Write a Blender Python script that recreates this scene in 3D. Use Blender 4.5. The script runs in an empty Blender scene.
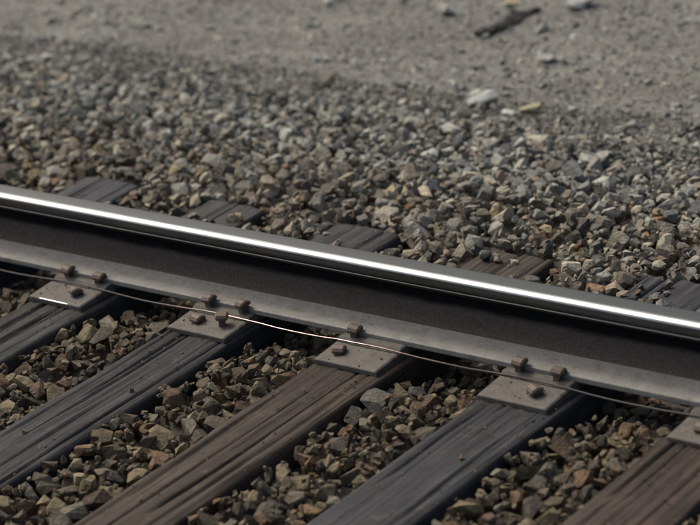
import bpy, bmesh, math, random
import numpy as np
from mathutils import Vector, Matrix

random.seed(7)
rng = np.random.default_rng(11)
sc = bpy.context.scene
C = sc.collection

# ------------------------------------------------------------------ camera
CAM = Vector((4.15187, -4.26593, 2.60209))
YAW, PITCH, ROLL = math.radians(-41.47612), math.radians(-23.05615), math.radians(-8.46929)
FPX = 2478.688 / 700.0                       # focal length in image widths
fw = Vector((math.sin(YAW) * math.cos(PITCH), math.cos(YAW) * math.cos(PITCH), math.sin(PITCH)))
r0 = fw.cross(Vector((0, 0, 1))).normalized()
u0 = r0.cross(fw)
rt = r0 * math.cos(ROLL) + u0 * math.sin(ROLL)
up = -r0 * math.sin(ROLL) + u0 * math.cos(ROLL)
cam_data = bpy.data.cameras.new('camera')
cam = bpy.data.objects.new('camera', cam_data)
C.objects.link(cam)
cam.matrix_world = Matrix(((rt.x, up.x, -fw.x, CAM.x), (rt.y, up.y, -fw.y, CAM.y),
                           (rt.z, up.z, -fw.z, CAM.z), (0, 0, 0, 1)))
cam_data.sensor_width = 36.0
cam_data.lens = 36.0 * FPX
cam_data.clip_start = 0.1
cam_data.clip_end = 2000.0
cam_data.dof.use_dof = True
cam_data.dof.focus_distance = (Vector((0.36, -0.03, 0.2)) - CAM).dot(fw)
cam_data.dof.aperture_fstop = 2.8
sc.camera = cam

# ------------------------------------------------------------------ light: soft hazy sun from the left, a little behind the rail
SUN = Vector((-0.617, 0.117, 0.778)).normalized()
world = bpy.data.worlds.new('World')
sc.world = world
world.use_nodes = True
wn = world.node_tree
bg = wn.nodes['Background']
sky = wn.nodes.new('ShaderNodeTexSky')
sky.sky_type = 'NISHITA'
sky.sun_disc = False
sky.sun_elevation = math.asin(SUN.z)
sky.sun_rotation = math.atan2(SUN.x, SUN.y)
sky.dust_density = 9.0
sky.air_density = 1.0
sky.ozone_density = 0.6
bg.inputs['Strength'].default_value = 0.15
wn.links.new(sky.outputs['Color'], bg.inputs['Color'])
sun_data = bpy.data.lights.new('sun', 'SUN')
sun_data.energy = 1.1
sun_data.angle = math.radians(10.0)
sun_data.color = (1.0, 0.98, 0.90)
sun = bpy.data.objects.new('sun', sun_data)
C.objects.link(sun)
sun.rotation_euler = SUN.to_track_quat('Z', 'Y').to_euler()

sc.view_settings.view_transform = 'Standard'
sc.view_settings.look = 'None'
sc.view_settings.exposure = 0.36
sc.view_settings.gamma = 1.0
sc.view_settings.use_curve_mapping = False


def project(P):
    """world points (n,3) -> photo pixels (n,2) of the 700x525 frame, and depth"""
    d = np.asarray(P, float) - np.array(CAM)
    z = d @ np.array(fw)
    return np.stack([350 + 700 * FPX * (d @ np.array(rt)) / z, 262.5 - 700 * FPX * (d @ np.array(up)) / z], 1), z


# ------------------------------------------------------------------ materials
def new_mat(name):
    m = bpy.data.materials.new(name)
    m.use_nodes = True
    nt = m.node_tree
    return m, nt, nt.nodes['Principled BSDF']


def N(nt, kind, **kw):
    n = nt.nodes.new(kind)
    for k, v in kw.items():
        setattr(n, k, v)
    return n


def noise(nt, scale, detail=4, rough=0.55, vec=None):
    n = N(nt, 'ShaderNodeTexNoise')
    n.inputs['Scale'].default_value = scale
    n.inputs['Detail'].default_value = detail
    n.inputs['Roughness'].default_value = rough
    if vec is not None:
        nt.links.new(vec, n.inputs['Vector'])
    return n


def ramp(nt, fac, stops):
    n = N(nt, 'ShaderNodeValToRGB')
    e = n.color_ramp.elements
    while len(e) > 1:
        e.remove(e[-1])
    e[0].position, e[0].color = stops[0][0], (*stops[0][1], 1)
    for p, c in stops[1:]:
        k = e.new(p)
        k.color = (*c, 1)
    nt.links.new(fac, n.inputs['Fac'])
    return n


def mix(nt, a, b, fac, blend='MIX'):
    n = N(nt, 'ShaderNodeMix', data_type='RGBA', blend_type=blend)
    for sock, v in ((n.inputs[0], fac), (n.inputs[6], a), (n.inputs[7], b)):
        if isinstance(v, (int, float)):
            sock.default_value = v
        elif isinstance(v, tuple):
            sock.default_value = (*v, 1)
        else:
            nt.links.new(v, sock)
    return n.outputs[2]


def bump(nt, bsdf, height, strength, dist):
    b = N(nt, 'ShaderNodeBump')
    b.inputs['Strength'].default_value = strength
    b.inputs['Distance'].default_value = dist
    nt.links.new(height, b.inputs['Height'])
    nt.links.new(b.outputs['Normal'], bsdf.inputs['Normal'])


def coords(nt, which='Object', scale=None):
    t = N(nt, 'ShaderNodeTexCoord')
    if scale is None:
        return t.outputs[which]
    mp = N(nt, 'ShaderNodeMapping')
    mp.inputs['Scale'].default_value = scale
    nt.links.new(t.outputs[which], mp.inputs['Vector'])
    return mp.outputs['Vector']


def stone_mat(name, from_object):
    """crushed rock: its own tint (vertex attribute or object colour), mottling, dust and fine pits"""
    m, nt, b = new_mat(name)
    if from_object:
        tint = N(nt, 'ShaderNodeObjectInfo').outputs['Color']
    else:
        tint = N(nt, 'ShaderNodeVertexColor', layer_name='tint').outputs['Color']
    geo = N(nt, 'ShaderNodeNewGeometry').outputs['Position']
    n1 = noise(nt, 55, 5, 0.65, geo)
    n2 = noise(nt, 240, 4, 0.7, geo)
    v = ramp(nt, n1.outputs['Fac'], [(0.28, (0.55, 0.54, 0.52)), (0.5, (0.95, 0.95, 0.95)), (0.72, (1.35, 1.33, 1.27))])
    c = mix(nt, tint, v.outputs['Color'], 1.0, 'MULTIPLY')
    v2 = ramp(nt, n2.outputs['Fac'], [(0.3, (0.62, 0.62, 0.63)), (0.55, (1.0, 1.0, 1.0)), (0.75, (1.3, 1.3, 1.28))])
    c = mix(nt, c, v2.outputs['Color'], 1.0, 'MULTIPLY')
    nt.links.new(c, b.inputs['Base Color'])
    b.inputs['Roughness'].default_value = 0.85
    b.inputs['Specular IOR Level'].default_value = 0.3
    n3 = noise(nt, 95, 3, 0.6, geo)
    hs = N(nt, 'ShaderNodeMath', operation='MULTIPLY_ADD')
    nt.links.new(n3.outputs['Fac'], hs.inputs[0])
    hs.inputs[1].default_value = 2.2
    nt.links.new(n2.outputs['Fac'], hs.inputs[2])
    bump(nt, b, hs.outputs[0], 0.75, 0.005)
    return m


M_STONE = stone_mat('crushed_rock_piece', True)
M_STONES = stone_mat('crushed_rock', False)


def make_ground_mat():
    m, nt, b = new_mat('gravel_ground')
    geo = N(nt, 'ShaderNodeNewGeometry').outputs['Position']
    mp = N(nt, 'ShaderNodeMapping')
    mp.inputs['Scale'].default_value = (1.3, 3.6, 1.0)
    nt.links.new(geo, mp.inputs['Vector'])
    n0 = noise(nt, 1.6, 6, 0.65, mp.outputs['Vector'])
    n1 = noise(nt, 40, 5, 0.7, geo)
    n2 = noise(nt, 190, 4, 0.7, geo)
    c0 = ramp(nt, n0.outputs['Fac'], [(0.3, (0.100, 0.101, 0.091)), (0.7, (0.200, 0.202, 0.184))])
    c1 = ramp(nt, n1.outputs['Fac'], [(0.3, (0.65, 0.65, 0.65)), (0.7, (1.25, 1.25, 1.25))])
    c2 = ramp(nt, n2.outputs['Fac'], [(0.3, (0.6, 0.6, 0.6)), (0.72, (1.4, 1.4, 1.38))])
    c = mix(nt, c0.outputs['Color'], c1.outputs['Color'], 1.0, 'MULTIPLY')
    c = mix(nt, c, c2.outputs['Color'], 1.0, 'MULTIPLY')
    nt.links.new(c, b.inputs['Base Color'])
    b.inputs['Roughness'].default_value = 0.95
    b.inputs['Specular IOR Level'].default_value = 0.2
    bump(nt, b, n2.outputs['Fac'], 0.8, 0.006)
    return m


def make_bed_mat():
    m, nt, b = new_mat('ballast_fines')
    geo = N(nt, 'ShaderNodeNewGeometry').outputs['Position']
    n1 = noise(nt, 60, 5, 0.7, geo)
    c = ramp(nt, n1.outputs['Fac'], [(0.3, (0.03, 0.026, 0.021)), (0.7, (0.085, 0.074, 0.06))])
    nt.links.new(c.outputs['Color'], b.inputs['Base Color'])
    b.inputs['Roughness'].default_value = 0.95
    bump(nt, b, n1.outputs['Fac'], 1.0, 0.01)
    return m


def make_wood_mat():
    """creosoted timber, tint from the tie's own colour, grain along the tie (object Y)"""
    m, nt, b = new_mat('creosoted_timber')
    tint = N(nt, 'ShaderNodeObjectInfo').outputs['Color']
    g = coords(nt, 'Object', (95, 3.2, 60))
    n1 = noise(nt, 1.0, 6, 0.7, g)
    n2 = noise(nt, 7.0, 4, 0.6, coords(nt, 'Object'))
    n3 = noise(nt, 1.0, 3, 0.6, coords(nt, 'Object', (420, 14, 300)))
    v = ramp(nt, n1.outputs['Fac'], [(0.32, (0.42, 0.41, 0.40)), (0.5, (0.95, 0.95, 0.95)), (0.68, (1.5, 1.48, 1.45))])
    c = mix(nt, tint, v.outputs['Color'], 1.0, 'MULTIPLY')
    v2 = ramp(nt, n2.outputs['Fac'], [(0.3, (0.62, 0.68, 0.66)), (0.65, (1.2, 1.2, 1.2))])
    c = mix(nt, c, v2.outputs['Color'], 1.0, 'MULTIPLY')
    # patches of pale ballast dust
    n4 = noise(nt, 18.0, 5, 0.7, coords(nt, 'Object'))
    d = ramp(nt, n4.outputs['Fac'], [(0.56, (0, 0, 0)), (0.75, (0.5, 0.5, 0.5))])
    c = mix(nt, c, (0.09, 0.079, 0.066), d.outputs['Color'])
    nt.links.new(c, b.inputs['Base Color'])
    b.inputs['Roughness'].default_value = 0.75
    b.inputs['Specular IOR Level'].default_value = 0.22
    ad = N(nt, 'ShaderNodeMath', operation='ADD')
    nt.links.new(n1.outputs['Fac'], ad.inputs[0])
    nt.links.new(n3.outputs['Fac'], ad.inputs[1])
    bump(nt, b, ad.outputs[0], 0.7, 0.006)
    return m


def make_rust_mat(name, dark, lite, rough=0.7, spec=0.4):
    m, nt, b = new_mat(name)
    g = coords(nt, 'Object')
    n1 = noise(nt, 26, 6, 0.7, g)
    n2 = noise(nt, 210, 4, 0.7, g)
    c = ramp(nt, n1.outputs['Fac'], [(0.3, dark), (0.7, lite)])
    v = ramp(nt, n2.outputs['Fac'], [(0.3, (0.75, 0.73, 0.7)), (0.7, (1.2, 1.2, 1.2))])
    c = mix(nt, c.outputs['Color'], v.outputs['Color'], 1.0, 'MULTIPLY')
    n3 = noise(nt, 1.0, 6, 0.72, coords(nt, 'Object', (22, 40, 40)))
    rs_ = ramp(nt, n3.outputs['Fac'], [(0.54, (0, 0, 0)), (0.68, (0.75, 0.75, 0.75))])
    c = mix(nt, c, tuple(x * f for x, f in zip(dark, (0.75, 0.58, 0.48))), rs_.outputs['Color'])
    nt.links.new(c, b.inputs['Base Color'])
    b.inputs['Roughness'].default_value = rough
    b.inputs['Specular IOR Level'].default_value = spec
    bump(nt, b, n2.outputs['Fac'], 0.4, 0.002)
    return m


def make_head_mat():
    """rail head: polished running band and gauge corner, dull oxidised field side; wear follows the profile (object Y)"""
    m, nt, b = new_mat('worn_rail_steel')
    sep = N(nt, 'ShaderNodeSeparateXYZ')
    nt.links.new(coords(nt, 'Object'), sep.inputs[0])
    streak = noise(nt, 1.0, 5, 0.6, coords(nt, 'Object', (2.5, 900, 500)))
    mott = noise(nt, 1.0, 4, 0.6, coords(nt, 'Object', (6, 60, 60)))
    # running band: y from about -0.036 to 0.016
    ad = N(nt, 'ShaderNodeMath', operation='MULTIPLY_ADD')
    nt.links.new(mott.outputs['Fac'], ad.inputs[0])
    ad.inputs[1].default_value = 0.006
    nt.links.new(sep.outputs['Y'], ad.inputs[2])
    mr = N(nt, 'ShaderNodeMapRange')
    nt.links.new(ad.outputs[0], mr.inputs['Value'])
    mr.inputs['From Min'].default_value = -0.0200
    mr.inputs['From Max'].default_value = -0.0125
    # the lip low on the gauge face is dull
    lz = N(nt, 'ShaderNodeMapRange')
    nt.links.new(sep.outputs['Z'], lz.inputs['Value'])
    lz.inputs['From Min'].default_value = 0.166
    lz.inputs['From Max'].default_value = 0.156
    mx = N(nt, 'ShaderNodeMath', operation='MAXIMUM')
    nt.links.new(mr.outputs['Result'], mx.inputs[0])
    nt.links.new(lz.outputs['Result'], mx.inputs[1])
    c = mix(nt, (0.31, 0.33, 0.335), (0.048, 0.055, 0.055), mx.outputs[0])
    v = ramp(nt, streak.outputs['Fac'], [(0.3, (0.55, 0.54, 0.52)), (0.7, (1.3, 1.3, 1.3))])
    c = mix(nt, c, v.outputs['Color'], 1.0, 'MULTIPLY')
    # grime and small spalls
    gm = noise(nt, 1.0, 6, 0.75, coords(nt, 'Object', (45, 160, 120)))
    gr_ = ramp(nt, gm.outputs['Fac'], [(0.60, (0, 0, 0)), (0.72, (0.8, 0.8, 0.8))])
    c = mix(nt, c, (0.05, 0.042, 0.036), gr_.outputs['Color'])
    nt.links.new(c, b.inputs['Base Color'])
    b.inputs['Metallic'].default_value = 0.9
    rr = N(nt, 'ShaderNodeMapRange')
    nt.links.new(mx.outputs[0], rr.inputs['Value'])
    rr.inputs['To Min'].default_value = 0.195
    rr.inputs['To Max'].default_value = 0.42
    nt.links.new(rr.outputs['Result'], b.inputs['Roughness'])
    bump(nt, b, streak.outputs['Fac'], 0.03, 0.0006)
    return m


def make_web_mat():
    """web coloured near black above, brown brake dust lying on its lower part with an uneven edge"""
    m, nt, b = new_mat('dark_rail_web')
    sep = N(nt, 'ShaderNodeSeparateXYZ')
    nt.links.new(coords(nt, 'Object'), sep.inputs[0])
    n1 = noise(nt, 1.0, 5, 0.6, coords(nt, 'Object', (9, 40, 60)))
    n2 = noise(nt, 160, 4, 0.7, coords(nt, 'Object'))
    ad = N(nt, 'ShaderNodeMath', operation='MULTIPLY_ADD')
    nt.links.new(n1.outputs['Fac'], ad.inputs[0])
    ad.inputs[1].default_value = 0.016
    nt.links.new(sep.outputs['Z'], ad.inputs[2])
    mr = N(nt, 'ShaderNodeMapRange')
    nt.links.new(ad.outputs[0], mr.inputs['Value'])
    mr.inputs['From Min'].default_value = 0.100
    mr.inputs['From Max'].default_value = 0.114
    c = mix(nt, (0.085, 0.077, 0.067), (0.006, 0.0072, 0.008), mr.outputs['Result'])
    v = ramp(nt, n2.outputs['Fac'], [(0.3, (0.65, 0.62, 0.58)), (0.7, (1.3, 1.3, 1.3))])
    c = mix(nt, c, v.outputs['Color'], 1.0, 'MULTIPLY')
    n5 = noise(nt, 1.0, 5, 0.7, coords(nt, 'Object', (30, 60, 34)))
    rs_ = ramp(nt, n5.outputs['Fac'], [(0.62, (0, 0, 0)), (0.76, (0.6, 0.6, 0.6))])
    c = mix(nt, c, (0.045, 0.027, 0.018), rs_.outputs['Color'])
    nt.links.new(c, b.inputs['Base Color'])
    b.inputs['Roughness'].default_value = 0.8
    b.inputs['Specular IOR Level'].default_value = 0.08
    bump(nt, b, n2.outputs['Fac'], 0.3, 0.0015)
    return m


def make_metal(name, col, rough):
    m, nt, b = new_mat(name)
    n = noise(nt, 90, 4, 0.6, coords(nt, 'Object'))
    c = ramp(nt, n.outputs['Fac'], [(0.3, tuple(x * 0.75 for x in col)), (0.7, col)])
    nt.links.new(c.outputs['Color'], b.inputs['Base Color'])
    b.inputs['Metallic'].default_value = 1.0
    b.inputs['Roughness'].default_value = rough
    return m


M_GROUND = make_ground_mat()
M_BED = make_bed_mat()
M_WOOD = make_wood_mat()
M_HEAD = make_head_mat()
M_WEB = make_web_mat()
M_FOOT = make_rust_mat('dusty_rail_foot', (0.155, 0.154, 0.138), (0.228, 0.227, 0.206), 0.62, 0.4)
M_PLATE = make_rust_mat('dusty_plate_steel', (0.056, 0.052, 0.046), (0.106, 0.100, 0.089), 0.75, 0.35)
M_SPIKE = make_rust_mat('rusty_spike_steel', (0.055, 0.040, 0.032), (0.12, 0.085, 0.065), 0.65, 0.45)
def make_wire_mat():
    """brown tarnished copper, rubbed bright along one stretch of its length (object X)"""
    m, nt, b = new_mat('copper_wire_painted_glint')
    sep = N(nt, 'ShaderNodeSeparateXYZ')
    nt.links.new(coords(nt, 'Object'), sep.inputs[0])
    n = noise(nt, 6, 4, 0.7, coords(nt, 'Object'))
    mp = N(nt, 'ShaderNodeMapRange')
    nt.links.new(sep.outputs['X'], mp.inputs['Value'])
    mp.inputs['From Min'].default_value = -1.0
    mp.inputs['From Max'].default_value = 1.0
    r = ramp(nt, mp.outputs['Result'], [(0.36, (0, 0, 0)), (0.55, (1, 1, 1)), (0.72, (1, 1, 1)), (0.88, (0, 0, 0))])  # brighter, shinier stretch painted in for the highlight, fading out both ways
    g = N(nt, 'ShaderNodeMath', operation='MULTIPLY')
    nt.links.new(r.outputs['Color'], g.inputs[0])
    k = ramp(nt, n.outputs['Fac'], [(0.25, (0.5, 0.5, 0.5)), (0.55, (1, 1, 1))])
    nt.links.new(k.outputs['Color'], g.inputs[1])
    c = mix(nt, (0.060, 0.054, 0.048), (0.20, 0.145, 0.14), g.outputs[0])
    nt.links.new(c, b.inputs['Base Color'])
    nt.links.new(g.outputs[0], b.inputs['Metallic'])
    q = N(nt, 'ShaderNodeMapRange')
    nt.links.new(g.outputs[0], q.inputs['Value'])
    q.inputs['To Min'].default_value = 0.55
    q.inputs['To Max'].default_value = 0.19
    nt.links.new(q.outputs['Result'], b.inputs['Roughness'])
    b.inputs['Specular IOR Level'].default_value = 0.2
    return m


M_COPPER = make_wire_mat()
M_BRIGHT = make_metal('rubbed_bright_steel', (0.6, 0.6, 0.59), 0.38)

# ------------------------------------------------------------------ helpers
def link(name, mesh, mat=None, parent=None):
    o = bpy.data.objects.new(name, mesh)
    C.objects.link(o)
    if mat and not mesh.materials:
        mesh.materials.append(mat)
    if parent:
        o.parent = parent
    return o


def mesh_from(name, verts, faces, smooth=False):
    me = bpy.data.meshes.new(name)
    me.from_pydata([tuple(v) for v in verts], [], [tuple(f) for f in faces])
    me.update()
    if smooth:
        me.polygons.foreach_set('use_smooth', [True] * len(me.polygons))
    return me


def tag(o, label=None, cat=None, group=None, kind=None):
    for k, v in (('label', label), ('category', cat), ('group', group), ('kind', kind)):
        if v:
            o[k] = v
    return o


def empty(name, loc=(0, 0, 0)):
    o = bpy.data.objects.new(name, None)
    o.empty_display_size = 0.1
    C.objects.link(o)
    o.location = loc
    return o


# smooth value noise on numpy arrays
def vnoise(x, y, seed=0):
    def h(i, j):
        n = (i * 374761393 + j * 668265263 + seed * 974634777) & 0x7fffffff
        n = ((n ^ (n >> 13)) * 1274126177) & 0x7fffffff
        return ((n ^ (n >> 16)) & 0xffff) / 65535.0
    xi = np.floor(x).astype(np.int64)
    yi = np.floor(y).astype(np.int64)
    fx, fy = x - xi, y - yi
    fx, fy = fx * fx * (3 - 2 * fx), fy * fy * (3 - 2 * fy)
    return (h(xi, yi) * (1 - fx) + h(xi + 1, yi) * fx) * (1 - fy) + (h(xi, yi + 1) * (1 - fx) + h(xi + 1, yi + 1) * fx) * fy


# ------------------------------------------------------------------ levels across the track (tie tops at z = 0)
TIE_W, TIE_S = 0.225, 0.50
TIE_END = 0.545                               # far end of the ties
PATH_Y = 1.72


def finish(x, y):
    """level that the ballast tops reach / path level"""
    f = np.interp(y, [-3, -0.30, -0.13, -0.05, 0.07, 0.20, 0.50, 0.85, PATH_Y, 3.0, 8.0],
                  [-0.010, -0.010, -0.032, -0.056, -0.032, -0.010, 0.002, -0.012, -0.150, -0.158, -0.18])
    f = f + 0.018 * (vnoise(x * 3.1, y * 3.1, 3) - 0.5) * np.clip((y - 0.3) * 4, 0.4, 1)
    far = np.clip((y - PATH_Y) * 2, 0, 1)
    return f + far * 0.030 * (vnoise(x * 1.3 + 5, y * 2.4, 5) - 0.5)


def ground_z(x, y):
    """top of the sheet under the stones"""
    sink = np.interp(y, [1.35, 1.85], [0.065, 0.004])
    return finish(x, y) - sink


# ground sheet: fine grid near the track, coarse to the horizon
xs = np.concatenate([[-900, -300, -90, -30, -12], np.arange(-6, 5.01, 0.06), [10, 30, 90, 300, 900]])
ys = np.concatenate([np.arange(1.10, 5.0, 0.05), [8, 14, 30, 90, 300, 900]])
def grid_mesh(name, xs, ys, zf):
    X, Y = np.meshgrid(xs, ys)
    Z = zf(X, Y)
    V = np.stack([X, Y, Z], -1).reshape(-1, 3)
    nx, ny = len(xs), len(ys)
    i = np.arange((nx - 1) * (ny - 1))
    a = (i // (nx - 1)) * nx + i % (nx - 1)
    F = np.stack([a, a + 1, a + nx + 1, a + nx], 1)
    return mesh_from(name, V, F.tolist(), True)


allx = np.concatenate([[-900, -300, -90, -30, -12], np.arange(-6, 5.01, 0.06), [10, 30, 90, 300, 900]])
ally = np.concatenate([[-900, -300, -90, -30, -10, -5], np.arange(-3.0, 5.0, 0.05), [8, 14, 30, 90, 300, 900]])
ground = link('ground', grid_mesh('ground', allx, ally,
              lambda X, Y: np.where(Y < 1.3, finish(X, Y) - 0.30, finish(X, Y) - np.interp(Y, [1.3, 1.5, 1.85], [0.30, 0.09, 0.0]))), M_GROUND)
tag(ground, kind='structure')
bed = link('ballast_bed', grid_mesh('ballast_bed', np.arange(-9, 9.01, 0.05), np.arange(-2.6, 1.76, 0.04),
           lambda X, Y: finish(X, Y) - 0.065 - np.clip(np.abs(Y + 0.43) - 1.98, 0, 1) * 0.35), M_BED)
tag(bed, kind='structure')

# ------------------------------------------------------------------ ties
TINTS = {-4: (0.0390, 0.0335, 0.0296), -3: (0.0429, 0.0343, 0.0289), -2: (0.0343, 0.0367, 0.0421), -1: (0.0312, 0.0304, 0.0304), 0: (0.0257, 0.0257, 0.0273),
         1: (0.0359, 0.0265, 0.0203), 2: (0.0257, 0.0273, 0.0304), 3: (0.0390, 0.0265, 0.0218), 4: (0.0351, 0.0328, 0.0312), 5: (0.0429, 0.0351, 0.0296)}
TIE_LABEL = {
    -4: 'dark timber tie, second beyond the left edge of the picture',
    -3: 'dark timber tie just beyond the left edge of the picture',
    -2: 'slate grey timber tie whose clean end shows behind the rail at far left',
    -1: 'grey timber tie at far left, under the plate with a bright edge',
    0: 'dark weathered timber tie running to the left edge, second from left before the rail',
    1: 'brown timber tie running to the bottom edge, left of the middle',
    2: 'dark slate timber tie in the lower right middle, right of the brown one',
    3: 'reddish brown timber tie in the bottom right corner',
    4: 'dark timber tie just beyond the right edge of the picture',
    5: 'dark timber tie, second beyond the right edge of the picture'}


def tie_mesh(seed):
    r = np.random.default_rng(seed)
    L0, L1 = -2.05, TIE_END
    hw, dep = TIE_W / 2, 0.18
    top_u = np.linspace(-1, 1, 57)
    prof = [(-hw, -dep), (-hw, -0.09), (-hw, -0.03)]
    prof += [(-hw + 0.001, -0.008)]
    prof += [(u * (hw - 0.006), 0.0) for u in top_u]
    prof += [(hw - 0.001, -0.008), (hw, -0.03), (hw, -0.09), (hw, -dep)]
    prof = np.array(prof)
    ny = 130
    yy = np.linspace(L0, L1, ny)
    PX = np.repeat(prof[None, :, 0], ny, 0)
    PZ = np.repeat(prof[None, :, 1], ny, 0)
    YY = np.repeat(yy[:, None], prof.shape[0], 1)
    topm = (PZ > -0.05)
    # long wandering grain ridges, deep drying checks, worn edges
    g = vnoise(PX * 60 + 2.0 * vnoise(PX * 5, YY * 2, seed), YY * 1.7, seed + 1) - 0.5
    g2 = vnoise(PX * 130, YY * 3.5, seed + 2) - 0.5
    w = vnoise(PX * 4, YY * 2.5, seed + 3) - 0.5
    dz = 0.006 * g + 0.003 * g2 + 0.006 * w
    for _ in range(9):
        cx = r.uniform(-0.09, 0.09)
        c0 = r.uniform(L0, L1 - 0.3)
        ln = r.uniform(0.4, 1.3)
        if _ < 1:
            c0, ln = L1 - r.uniform(0.2, 0.45), 1.0
        wob = cx + 0.012 * (vnoise(YY * 2, YY * 0 + _, seed + 9) - 0.5)
        ins = np.clip(np.minimum((YY - c0), (c0 + ln - YY)) / 0.12, 0, 1)
        dz -= r.uniform(0.004, 0.015) * ins * np.exp(-((PX - wob) / r.uniform(0.0025, 0.0042)) ** 2)
    edge = np.clip((np.abs(PX) - hw + 0.022) / 0.022, 0, 1)
    dz -= edge * 0.010 * vnoise(YY * 6, PX * 0 + np.sign(PX) * 3, seed + 5) * topm
    PZ = PZ + np.where(topm, dz - 0.004, 0)
    PX = PX + np.where(~topm | (edge > 0.8), 0.006 * (vnoise(YY * 5, PZ * 30, seed + 6) - 0.5), 0)
    jag = 0.010 * (vnoise(PX * 40, PZ * 40, seed + 7) - 0.5)
    YY = YY.copy()
    YY[-1] += jag[-1] + r.uniform(-0.02, 0.02)
    V = np.stack([PX, YY, PZ], -1).reshape(-1, 3)
    npf = prof.shape[0]
    i = np.arange((npf - 1) * (ny - 1))
    a = (i // (npf - 1)) * npf + i % (npf - 1)
    F = np.stack([a, a + 1, a + npf + 1, a + npf], 1).tolist()
    F.append(list(range(npf))[::-1])
    F.append([(ny - 1) * npf + k for k in range(npf)])
    me = mesh_from('railway_tie', V, F, True)
    me.polygons[-1].use_smooth = False
    me.polygons[-2].use_smooth = False
    return me


ties = {}
for k in range(-4, 6):
    o = link('railway_tie', tie_mesh(100 + k), M_WOOD)
    o.location = (k * TIE_S, 0, 0)
    o.rotation_euler.z = math.radians(random.uniform(-0.8, 0.8))
    o.color = (*TINTS[k], 1)
    tag(o, TIE_LABEL[k], 'tie', 'timber ties under the rail')
    ties[k] = o

# ------------------------------------------------------------------ the rail (> head, web, foot)
RZ = 0.018                                     # it sits on the tie plates
def arc(cx, cz, r, a0, a1, n):
    return [(cx + r * math.cos(math.radians(a0 + (a1 - a0) * i / n)), cz + r * math.sin(math.radians(a0 + (a1 - a0) * i / n))) for i in range(n + 1)]


# profile in metres; negative Y is the gauge side that faces the camera
head = []
head += [(-0.0090, 0.1350), (-0.0125, 0.1400), (-0.0200, 0.1432), (-0.0335, 0.1465)]     # under the chin
head += arc(-0.0366, 0.1488, 0.0026, 265, 180, 4)                                        # chin
head += arc(-0.0366, 0.1512, 0.0030, 180, 75, 10)                                        # lip pressed out by the flanges
head += [(-0.0358, 0.1560), (-0.0356, 0.1660)]                                           # worn gauge face
# gauge corner: tight bend, a ground facet leaning about 26 degrees, and a second tight bend into the crown
NRM = [88, 82, 75, 67, 59, 51, 44, 38.5, 34, 31, 28.6, 26.6, 24.8, 22.8, 20.5, 17.5, 14, 10.5, 7.5, 5, 2.8, 1.2]
SEG = [1.1, 1.1, 1.1, 1.1, 1.1, 1.1, 1.0, 1.0, 0.95, 0.95, 1.0, 1.05, 1.05, 1.0, 0.95, 0.9, 1.1, 1.3, 1.6, 2.5, 4.0, 6.0]
py_, pz_ = -0.0356, 0.1660
fp = []
for nrm, sg in zip(NRM, SEG):
    py_ += 0.001 * sg * math.cos(math.radians(nrm)); pz_ += 0.001 * sg * math.sin(math.radians(nrm))
    fp.append((py_, pz_))
dzp = 0.1859 - fp[-1][1]
head[-1] = (head[-1][0], head[-1][1] + dzp)
head += [(y, z + dzp) for y, z in fp if y < -0.002]
head += [(0.0, 0.1860), (0.010, 0.1858), (0.020, 0.1851)]
head += arc(0.0253, 0.1727, 0.0120, 85, 0, 10)                                           # field corner
head += [(0.0373, 0.1530)]
head += arc(0.0345, 0.1500, 0.0028, 0, -80, 4)
head += [(0.0200, 0.1432), (0.0125, 0.1400), (0.0090, 0.1350)]
web = [(-0.0088, 0.1350), (-0.0087, 0.1150), (-0.0088, 0.0950), (-0.0094, 0.0750), (-0.0110, 0.0580), (-0.0140, 0.0460), (-0.0195, 0.0365)]
web = web + [(-y, z) for y, z in web[::-1]]
foot_half = [(-0.0195, 0.0365), (-0.0265, 0.0300), (-0.0340, 0.0260), (-0.0450, 0.0225), (-0.0580, 0.0190), (-0.0700, 0.0158)]
foot_half += arc(-0.0732, 0.0128, 0.0030, 90, 180, 4) + [(-0.0762, 0.0030)] + arc(-0.0736, 0.0026, 0.0026, 180, 270, 3)
foot_p = foot_half + [(-y, z) for y, z in foot_half[::-1]]


def extrude(name, prof, xsv, wob=0.0):
    n = len(prof)
    V = []
    for x in xsv:
        for y, z in prof:
            V.append((x, y, z))
    F = []
    for s in range(len(xsv) - 1):
        for i in range(n):
            a, b2 = s * n + i, s * n + (i + 1) % n
            F.append((a, a + n, b2 + n, b2))
    F.append(tuple(range(n)))
    F.append(tuple((len(xsv) - 1) * n + i for i in range(n))[::-1])
    me = mesh_from(name, V, F, False)
    me.polygons.foreach_set('use_smooth', [True] * (len(F) - 2) + [False, False])
    bm = bmesh.new(); bm.from_mesh(me)
    bmesh.ops.recalc_face_normals(bm, faces=bm.faces)
    for e in bm.edges:
        if len(e.link_faces) == 2 and e.calc_face_angle(0) > math.radians(32):
            e.smooth = False
    bm.to_mesh(me); bm.free()
    return me


RX = np.linspace(-14, 14, 57)
rail = empty('rail', (0, 0, RZ))
tag(rail, 'long steel rail with a polished glinting head crossing the picture', 'rail')
o = link('head', extrude('head', head, RX), M_HEAD, rail)
o['label'] = 'polished rail head with a white glint along its near corner'
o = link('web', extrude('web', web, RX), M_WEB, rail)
o['label'] = 'dark web in the shade under the rail head'
o = link('foot', extrude('foot', foot_p, RX), M_FOOT, rail)
o['label'] = 'dusty grey rail foot'

# ------------------------------------------------------------------ tie plates (> spike), spikes driven against the foot
def box_bm(bm, x0, x1, y0, y1, z0, z1):
    v = [bm.verts.new((x, y, z)) for z in (z0, z1) for y in (y0, y1) for x in (x0, x1)]
    for f in ((0, 2, 3, 1), (4, 5, 7, 6), (0, 1, 5, 4), (2, 6, 7, 3), (0, 4, 6, 2), (1, 3, 7, 5)):
        bm.faces.new([v[i] for i in f])


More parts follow.
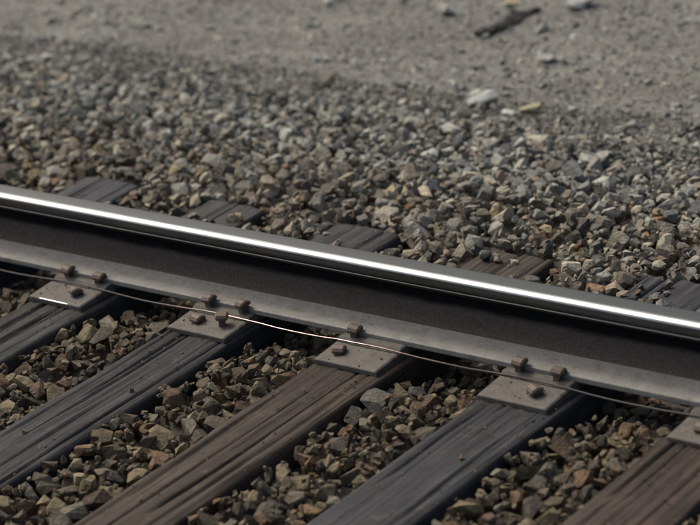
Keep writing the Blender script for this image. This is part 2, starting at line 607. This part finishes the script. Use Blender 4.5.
def plate_mesh():
    w = 0.098
    prof = [(-0.205, -0.004), (-0.205, 0.0065), (-0.2035, 0.0085), (-0.200, 0.0095), (-0.105, 0.0150), (-0.0975, 0.0225), (-0.0905, 0.0240),
            (-0.0790, 0.0235), (-0.0775, 0.0175), (0.0775, 0.0175), (0.0790, 0.0235), (0.0905, 0.0240), (0.0975, 0.0225),
            (0.105, 0.0150), (0.165, 0.0100), (0.1685, 0.0085), (0.170, 0.0060), (0.170, -0.004)]
    V = [(-w, y, z) for y, z in prof] + [(-w + 0.004, y, z + 0.0) for y, z in prof] + [(w - 0.004, y, z) for y, z in prof] + [(w, y, z) for y, z in prof]
    n = len(prof)
    # bevelled ends
    V = [(x, y, z - (0.003 if abs(x) > w - 0.001 and z > 0 else 0)) for x, y, z in V]
    F = []
    for s in range(3):
        for i in range(n):
            a, b2 = s * n + i, s * n + (i + 1) % n
            F.append((a, a + n, b2 + n, b2))
    F.append(tuple(range(n)))
    F.append(tuple(3 * n + i for i in range(n))[::-1])
    me = mesh_from('tie_plate', V, F)
    bm = bmesh.new(); bm.from_mesh(me)
    bmesh.ops.recalc_face_normals(bm, faces=bm.faces)
    bm.to_mesh(me); bm.free()
    return me


def spike_mesh():
    """cut spike: square shank, hooked chamfered head reaching over to +Y"""
    bm = bmesh.new()
    box_bm(bm, -0.008, 0.008, -0.008, 0.008, -0.06, 0.004)
    prof = [(-0.013, 0.002), (-0.014, 0.008), (-0.009, 0.0145), (0.002, 0.0180), (0.014, 0.0150), (0.021, 0.0085), (0.0215, 0.0035), (0.012, 0.001)]
    rings = []
    for x, s in ((-0.0165, 0.72), (-0.0125, 1.0), (0.0125, 1.0), (0.0165, 0.72)):
        rings.append([bm.verts.new((x, 0.003 + (y - 0.003) * s, 0.007 + (z - 0.007) * s)) for y, z in prof])
    n = len(prof)
    for a, b2 in zip(rings[:-1], rings[1:]):
        for i in range(n):
            bm.faces.new((a[i], a[(i + 1) % n], b2[(i + 1) % n], b2[i]))
    bm.faces.new(rings[0][::-1]); bm.faces.new(rings[-1])
    bmesh.ops.recalc_face_normals(bm, faces=bm.faces)
    me = bpy.data.meshes.new('spike')
    bm.to_mesh(me); bm.free()
    return me


PLATE, SPIKE = plate_mesh(), spike_mesh()
PLATE_LABEL = {
    -4: 'tie plate on the tie second beyond the left edge', -3: 'tie plate on the tie just beyond the left edge',
    -2: 'tie plate on the slate grey tie at far left, hidden behind the rail',
    -1: 'dusty steel tie plate at far left with a bright rubbed edge',
    0: 'dusty steel tie plate on the dark tie, second from left under the rail',
    1: 'dusty steel tie plate under the rail on the brown tie left of the middle',
    2: 'dusty steel tie plate under the rail on the slate tie right of the middle',
    3: 'dusty steel tie plate at far right on the reddish brown tie',
    4: 'tie plate on the tie just beyond the right edge', 5: 'tie plate on the tie second beyond the right edge'}
for k in range(-4, 6):
    p = link('tie_plate', PLATE, M_PLATE)
    p.location = (k * TIE_S + random.uniform(-0.012, 0.012), 0, 0.0)
    tag(p, PLATE_LABEL[k], 'tie plate', 'tie plates under the rail')
    lay = [(-0.055, -0.0875, 0, 0.0335), (0.06, -0.0875, 0, 0.0335), (0.058, 0.0875, math.pi, 0.0335), (-0.06, 0.0875, math.pi, 0.0335), (0.045, 0.14, math.pi, 0.014)]
    lay += {0: [(-0.03, -0.158, 0.0, 0.013), (0.052, -0.150, 0.5, 0.030)], 1: [(-0.052, -0.160, 0.3, 0.014)], 2: [(0.03, -0.158, -0.4, 0.018)]}.get(k % 3)
    if k == 1:
        lay.pop(1)
    for (sx, sy, rot, h) in lay:
        s = link('spike', SPIKE, M_SPIKE, p)
        s.location = (sx + random.uniform(-0.006, 0.006), sy, h + random.choice((0, 0.001, 0.003, 0.007)))
        s.rotation_euler = (random.uniform(-0.16, 0.16), random.uniform(-0.12, 0.12), rot + random.uniform(-0.22, 0.22))
    if k == -1:
        # edge rubbed to bare steel, catching the sun
        pr = [(-0.2052, 0.0040)] + arc(-0.2034, 0.0076, 0.0019, 180, 80, 8) + [(-0.2010, 0.0040)]
        e = link('worn_edge', extrude('worn_edge', pr, [-0.055, -0.05, 0.045, 0.05]), M_BRIGHT, p)
        e['label'] = 'short bright edge of the plate rubbed to bare steel'

# ------------------------------------------------------------------ bond wire lying beside the rail foot
def tube(name, pts, r, n=10):
    pts = [Vector(p) for p in pts]
    V, F = [], []
    for i, p in enumerate(pts):
        t = (pts[min(i + 1, len(pts) - 1)] - pts[max(i - 1, 0)]).normalized()
        s = t.cross(Vector((0, 0, 1))).normalized()
        q = s.cross(t)
        for j in range(n):
            a = 2 * math.pi * j / n
            V.append(p + s * (r * math.cos(a)) + q * (r * math.sin(a)))
    for i in range(len(pts) - 1):
        for j in range(n):
            a, b2 = i * n + j, i * n + (j + 1) % n
            F.append((a, b2, b2 + n, a + n))
    F.append(tuple(range(n))[::-1]); F.append(tuple((len(pts) - 1) * n + j for j in range(n)))
    return mesh_from(name, V, F, True)


wp = []
for x in np.arange(-3.2, 3.61, 0.05):
    ph = math.cos(2 * math.pi * x / TIE_S)            # 1 on a plate, -1 between ties
    wp.append((x, -0.1125 + 0.0025 * math.sin(x * 2.3) + 0.0016 * math.sin(x * 9) + random.uniform(-0.0008, 0.0008), 0.0210 - 0.007 * (1 - ph) / 2 + random.uniform(-0.0006, 0.0006)))
wire = link('bond_wire', tube('bond_wire', wp, 0.0024), M_COPPER)
tag(wire, 'thin pinkish copper wire running along the near foot of the rail', 'wire')

# ------------------------------------------------------------------ stones
def hull_stone(r, npts, flat):
    """an angular crushed stone, unit radius: the hull of random points"""
    bm = bmesh.new()
    wide = r.uniform(0.72, 1.0)
    for _ in range(npts):
        v = r.uniform(-1, 1, size=3)
        v[r.integers(3)] = r.choice((-1, 1)) * r.uniform(0.8, 1.0)        # broken from a block: points on its faces
        v *= 0.80 / max(0.80, np.linalg.norm(v) / 1.22)
        bm.verts.new((v[0] * 1.15, v[1] * wide, v[2] * flat))
    res = bmesh.ops.convex_hull(bm, input=bm.verts)
    bmesh.ops.delete(bm, geom=list({g for g in res['geom_interior'] + res['geom_unused'] if isinstance(g, bmesh.types.BMVert)}), context='VERTS')
    bmesh.ops.triangulate(bm, faces=bm.faces)
    bmesh.ops.recalc_face_normals(bm, faces=bm.faces)
    bm.verts.index_update()
    V = np.array([v.co[:] for v in bm.verts])
    F = np.array([[v.index for v in f.verts] for f in bm.faces])
    bm.free()
    return V, F


protos = [hull_stone(rng, int(rng.integers(11, 18)), rng.uniform(0.5, 0.85)) for _ in range(36)]
grains = [hull_stone(rng, int(rng.integers(7, 10)), rng.uniform(0.6, 0.9)) for _ in range(16)]


def rand_rot(r, tilt=0.55):
    a = r.uniform(0, 2 * math.pi)
    bx, by = r.normal(0, tilt, 2)
    ca, sa = math.cos(a), math.sin(a)
    Rz = np.array([[ca, -sa, 0], [sa, ca, 0], [0, 0, 1]])
    cb, sb = math.cos(bx), math.sin(bx)
    Rx = np.array([[1, 0, 0], [0, cb, -sb], [0, sb, cb]])
    cc, s2 = math.cos(by), math.sin(by)
    Ry = np.array([[cc, 0, s2], [0, 1, 0], [-s2, 0, cc]])
    return Rx @ Ry @ Rz


WARM = np.array([(0.20, 0.165, 0.095), (0.135, 0.112, 0.072), (0.10, 0.083, 0.056), (0.25, 0.21, 0.125), (0.075, 0.065, 0.050), (0.165, 0.105, 0.058), (0.16, 0.145, 0.105), (0.11, 0.078, 0.050)])
MIDT = np.array((1.03, 1.04, 0.94)) * np.array([(0.20, 0.18, 0.145), (0.15, 0.135, 0.115), (0.115, 0.10, 0.087), (0.24, 0.225, 0.19), (0.17, 0.14, 0.115), (0.13, 0.125, 0.115), (0.085, 0.080, 0.074), (0.19, 0.185, 0.17)])
COOL = np.array((1.05, 1.06, 0.97)) * np.array([(0.19, 0.195, 0.185), (0.145, 0.15, 0.15), (0.11, 0.115, 0.118), (0.24, 0.245, 0.235), (0.17, 0.165, 0.15), (0.08, 0.084, 0.088), (0.21, 0.205, 0.185), (0.15, 0.145, 0.135)])


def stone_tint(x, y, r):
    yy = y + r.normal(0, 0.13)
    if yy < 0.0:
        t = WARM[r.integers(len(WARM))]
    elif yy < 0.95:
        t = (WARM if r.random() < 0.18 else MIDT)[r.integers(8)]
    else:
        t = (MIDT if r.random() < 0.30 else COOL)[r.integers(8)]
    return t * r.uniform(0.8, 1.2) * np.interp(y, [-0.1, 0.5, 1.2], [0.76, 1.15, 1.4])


# heightmap the stones are dropped on
RES = 0.005
X0, X1, Y0, Y1 = -4.3, 2.9, -1.95, 2.3
NX, NY = int((X1 - X0) / RES), int((Y1 - Y0) / RES)
gx = X0 + (np.arange(NX) + 0.5) * RES
gy = Y0 + (np.arange(NY) + 0.5) * RES
GX, GY = np.meshgrid(gx, gy)
FIN = finish(GX, GY)
HM = FIN - 0.065


def blocked(x, y, r):
    if abs(y) < 0.088 + r:                                   # clear of the rail foot (stones under it sit deeper)
        return True
    if y < TIE_END + r * 0.7:
        k = round(x / TIE_S)
        if abs(x - k * TIE_S) < TIE_W / 2 + 0.35 * r:
            return True
    return False


stones = []                                                   # (proto, R, r, x, y, z, tint)
def try_drop(x, y, r, sink, on_tie=False, low=False):
    if not on_tie and not low and blocked(x, y, r):
        return
    q = int(r * 1.0 / RES) + 1
    ix, iy = int((x - X0) / RES), int((y - Y0) / RES)
    if ix - q < 0 or iy - q < 0 or ix + q + 1 > NX or iy + q + 1 > NY:
        return
    sl = (slice(iy - q, iy + q + 1), slice(ix - q, ix + q + 1))
    dd = (GX[sl] - x) ** 2 + (GY[sl] - y) ** 2
    m = dd < r * r
    hgt = np.sqrt(np.maximum(r * r - dd, 0)) * 0.75
    z = np.percentile((HM[sl] + hgt)[m], 78) - sink * r if not on_tie else 0.75 * r - 0.006 - sink * r
    if not on_tie and not low and z + 0.55 * r > FIN[iy, ix] + 0.012:
        return
    HM[sl] = np.where(m, np.maximum(HM[sl], z + hgt * 0.9), HM[sl])
    stones.append((int(rng.integers(len(protos))), rand_rot(rng), r, x, y, z, stone_tint(x, y, rng)))


# only where the camera, or one a step aside, looks
def in_view(P, m):
    q, z = project(P)
    return (q[:, 0] > -m) & (q[:, 0] < 700 + m) & (q[:, 1] > -m) & (q[:, 1] < 525 + m)


def scatter(n, x0, x1, y0, y1, m):
    P = np.stack([rng.uniform(x0, x1, n), rng.uniform(y0, y1, n)], 1)
    Z = np.zeros(n) - 0.08
    return P[in_view(np.column_stack([P, Z]), m)]


for (x, y) in scatter(60000, -4.2, 2.8, -1.9, 2.25, 230):
    r = float(np.clip(rng.lognormal(math.log(0.0265), 0.33), 0.012, 0.050))
    if y > 1.40 and rng.random() < (y - 1.40) / 0.42 and rng.random() < 0.93:
        continue
    try_drop(x, y, r, 0.35)
# small pieces that fill the gaps
for (x, y) in scatter(30000, -4.2, 2.8, -1.9, 2.05, 150):
    if y > 1.5 and rng.random() < (y - 1.5) / 0.5:
        continue
    try_drop(x, y, float(rng.uniform(0.007, 0.012)), 0.2)
# under the rail foot the ballast lies low
for (x, y) in scatter(3500, -4, 2.8, -0.085, 0.085, 230):
    r = float(rng.uniform(0.012, 0.022))
    k = round(x / TIE_S)
    if abs(x - k * TIE_S) < TIE_W / 2 + 0.75 * r:
        continue
    try_drop(x, y, r, 0.4, low=True) if HM[int((y - Y0) / RES), int((x - X0) / RES)] < -0.085 else None
# a few stones kicked up on the ties
for k, n, ya, yb in ((-1, 20, 0.13, 0.53), (0, 6, 0.13, 0.53), (1, 16, 0.13, 0.53), (2, 18, 0.13, 0.53), (3, 10, 0.13, 0.53),
                     (0, 2, -1.0, -0.25), (2, 2, -0.9, -0.25)):
    for _ in range(n):
        x = k * TIE_S + rng.uniform(-0.1, 0.1)
        y = rng.uniform(ya, yb)
        try_drop(x, y, float(rng.uniform(0.006, 0.012) if y < 0 else rng.uniform(0.01, 0.024)), 0.3, True)

# the 300 that show largest become pieces of their own, the rest one mass
SP = np.array([[s[3], s[4], s[5] + 0.6 * s[2]] for s in stones])
uv, dep = project(SP)
size = np.array([s[2] for s in stones]) * FPX * 700 / dep
tops = np.array([HM[min(NY - 1, max(0, int((s[4] - Y0) / RES))), min(NX - 1, max(0, int((s[3] - X0) / RES)))] for s in stones])
exposed = (tops - SP[:, 2]) < 0.008
inside = (uv[:, 0] > 6) & (uv[:, 0] < 694) & (uv[:, 1] > 6) & (uv[:, 1] < 519)
# not hidden behind the rail
behind = (SP[:, 1] > -0.05) & (uv[:, 1] > (195 + 0.181 * uv[:, 0] - 12)) 
score = np.where(exposed & inside & ~behind, size, 0)
pick = set(np.argsort(-score)[:300].tolist())

PMESH = []
for V, F in protos:
    me = mesh_from('ballast_stone', V, F.tolist())
    me.materials.append(M_STONE)
    PMESH.append(me)
for i in pick:
    p, R, r, x, y, z, t = stones[i]
    o = link('ballast_stone', PMESH[p], None, bed)
    mw = Matrix([list(R[0] * r) + [x], list(R[1] * r) + [y], list(R[2] * r) + [z], [0, 0, 0, 1]])
    o.matrix_world = mw
    o.color = (*t, 1)


def mass(name, items, shapes, mat, parent=None):
    Vs, Fs, Ts, off = [], [], [], 0
    for (p, R, r, x, y, z, t) in items:
        V, F = shapes[p]
        Vs.append((V * r) @ R.T + np.array([x, y, z]))
        Fs.append(F + off)
        Ts.append(np.repeat(np.array([[t[0], t[1], t[2], 1.0]]), len(V), 0))
        off += len(V)
    V = np.concatenate(Vs).astype(np.float32)
    F = np.concatenate(Fs).astype(np.int32)
    me = bpy.data.meshes.new(name)
    me.vertices.add(len(V)); me.vertices.foreach_set('co', V.ravel())
    me.loops.add(F.size); me.loops.foreach_set('vertex_index', F.ravel())
    me.polygons.add(len(F))
    me.polygons.foreach_set('loop_start', np.arange(0, F.size, 3, dtype=np.int32))
    me.polygons.foreach_set('loop_total', np.full(len(F), 3, dtype=np.int32))
    ca = me.color_attributes.new('tint', 'FLOAT_COLOR', 'POINT')
    ca.data.foreach_set('color', np.concatenate(Ts).astype(np.float32).ravel())
    me.polygons.foreach_set('use_smooth', np.zeros(len(F), dtype=bool))
    me.update(calc_edges=True)
    me.validate()
    return link(name, me, mat, parent)


grit = []
for _ in range(750):
    k = int(rng.integers(-2, 4))
    x, y = k * TIE_S + rng.uniform(-0.105, 0.105), rng.choice((rng.uniform(-1.15, -0.10), rng.uniform(0.1, 0.53), rng.uniform(-0.45, -0.10)))
    r = float(rng.uniform(0.0014, 0.0042))
    on_plate = -0.2 < y < 0.165 and abs(x - k * TIE_S) < 0.09
    z = float(np.interp(y, [-0.2, -0.105], [0.0095, 0.015])) if on_plate else -0.003
    grit.append((int(rng.integers(len(grains))), rand_rot(rng, 0.3), r, x, y, z + r * 0.35, stone_tint(x, y, rng)))
gt = mass('grit', grit, grains, M_STONES, bed)
tag(gt, kind='stuff')
gt['label'] = 'fine grit lying on the ties and plates'
rest = mass('ballast', [s for i, s in enumerate(stones) if i not in pick], protos, M_STONES, bed)
tag(rest, kind='stuff')
rest['label'] = 'loose crushed stone ballast filling the track bed'

# ------------------------------------------------------------------ fine gravel of the path beyond the ballast
PG = np.array((1.18, 1.2, 1.14)) * np.array([(0.20, 0.195, 0.18), (0.16, 0.155, 0.145), (0.13, 0.125, 0.115), (0.24, 0.235, 0.22), (0.17, 0.16, 0.145), (0.10, 0.098, 0.092), (0.19, 0.175, 0.15)])
gr = []
P = scatter(150000, -5.2, 1.6, 1.45, 4.2, 110)
den = np.clip((P[:, 1] - 1.45) / 0.35, 0.15, 1) * np.clip(0.45 + 0.9 * vnoise(P[:, 0] * 2.0, P[:, 1] * 4.2, 21), 0, 1)
P = P[rng.random(len(P)) < den]
zs = finish(P[:, 0], P[:, 1])
for (x, y), z in zip(P, zs):
    u = rng.random()
    r = 0.0032 + 0.0062 * u * u if u < 0.93 else rng.uniform(0.009, 0.016)
    if y < 1.75:
        z = z + 0.002
    gr.append((int(rng.integers(len(grains))), rand_rot(rng, 0.3), r, x, y, z - r * 0.15, PG[rng.integers(len(PG))] * rng.uniform(0.65, 1.45)))
P = scatter(11000, -5.2, 1.6, 1.55, 4.2, 110)
for (x, y), z in zip(P, finish(P[:, 0], P[:, 1])):
    if rng.random() > np.interp(y, [1.6, 2.0, 2.4], [1, 0.75, 0.5]) * (0.3 + 1.1 * vnoise(np.array([x * 2.6]), np.array([y * 3.4]), 33)[0]):
        continue
    r = float(np.clip(rng.lognormal(math.log(0.0115), 0.45), 0.006, 0.034))
    gr.append((int(rng.integers(len(grains))), rand_rot(rng, 0.3), r, x, y, z + r * rng.uniform(-0.25, 0.3), COOL[rng.integers(8)] * rng.uniform(1.0, 1.9)))
pg = mass('path_gravel', gr, grains, M_STONES)
tag(pg, 'fine grey gravel scattered over the path beyond the ballast', 'gravel', kind='stuff')

# ------------------------------------------------------------------ odd stones and a long dark piece on the path
SPECIAL = [
    ('pale_stone', 483, 102, 0.050, (0.34, 0.35, 0.33), 3, 'pale whitish stone where ballast meets path, left of the yellowish stone'),
    ('yellowish_stone', 531, 113, 0.040, (0.31, 0.29, 0.19), 7, 'pale yellowish stone where ballast meets path, right of the whitish stone'),
    ('buff_stone', 517, 4, 0.048, (0.34, 0.30, 0.19), 11, 'buff yellow stone at the top edge, above the long dark piece'),
    ('grey_stone', 447, 14, 0.058, (0.31, 0.32, 0.30), 5, 'light grey flat stone on the path, left of the long dark piece'),
    ('grey_stone', 583, 7, 0.060, (0.32, 0.33, 0.32), 9, 'light bluish grey stone at the top edge, right of the long dark piece'),
    ('pale_stone', 546, 62, 0.038, (0.28, 0.27, 0.26), 13, 'small pale stone lying alone on the path below the long dark piece'),
    ('tan_stone', 426, 195, 0.034, (0.40, 0.36, 0.25), 2, 'small bright tan stone on the ballast right of the centre, above the rail'),
]


def ray_to_ground(px, py):
    d = fw + rt * ((px - 350) / (700 * FPX)) - up * ((py - 262.5) / (700 * FPX))
    t = 5.0
    for _ in range(40):
        q = CAM + d * t
        z = float(finish(np.array([q.x]), np.array([q.y]))[0])
        t += (z - q.z) / d.z
    return CAM + d * t


for name, px, py, r, t, pr, lab in SPECIAL:
    q = ray_to_ground(px, py)
    me = PMESH[pr].copy()
    o = link(name, me)
    o.location = (q.x, q.y, q.z + r * 0.34)
    o.scale = (r * 1.1, r * 0.85, r * 0.5)
    o.rotation_euler = (random.uniform(0.05, 0.25), random.uniform(-0.2, 0.05), random.choice((0.3, 1.2, 2.6, 3.4)))
    o.color = (*t, 1)
    tag(o, lab, 'stone')

a, b = ray_to_ground(478, 38), ray_to_ground(541, 11)
ln = (b - a).length
nseg, V, F = 14, [], []
rs = np.random.default_rng(5)
for i in range(nseg + 1):
    u = i / nseg
    wdt = 0.030 * (0.35 + 0.65 * math.sin(math.pi * min(1, 0.15 + u * 0.8)))
    hh = 0.020 * (0.3 + 0.7 * math.sin(math.pi * min(1, 0.12 + u * 0.8)))
    for j in range(8):
        an = 2 * math.pi * j / 8 + 0.2
        s = 1 + 0.25 * rs.normal()
        s = min(1.4, max(0.65, s))
        V.append((wdt * math.cos(an) * s + 0.010 * math.sin(u * 5), (u - 0.5) * ln, hh * math.sin(an) * s))
for i in range(nseg):
    for j in range(8):
        F.append((i * 8 + j, i * 8 + (j + 1) % 8, (i + 1) * 8 + (j + 1) % 8, (i + 1) * 8 + j))
F.append(tuple(range(8))[::-1]); F.append(tuple(nseg * 8 + j for j in range(8)))
o = link('dark_piece', mesh_from('dark_piece', V, F), M_WOOD)  # dark jagged solid making the dark diagonal mark on the path
o.location = ((a.x + b.x) / 2, (a.y + b.y) / 2, (a.z + b.z) / 2 + 0.010)
o.rotation_euler.z = math.atan2(b.y - a.y, b.x - a.x) - math.pi / 2
o.color = (0.022, 0.021, 0.020, 1)
tag(o, 'long dark jagged piece half buried in the gravel near the top', 'timber scrap')
print('stones', len(stones), 'grains', len(gr))
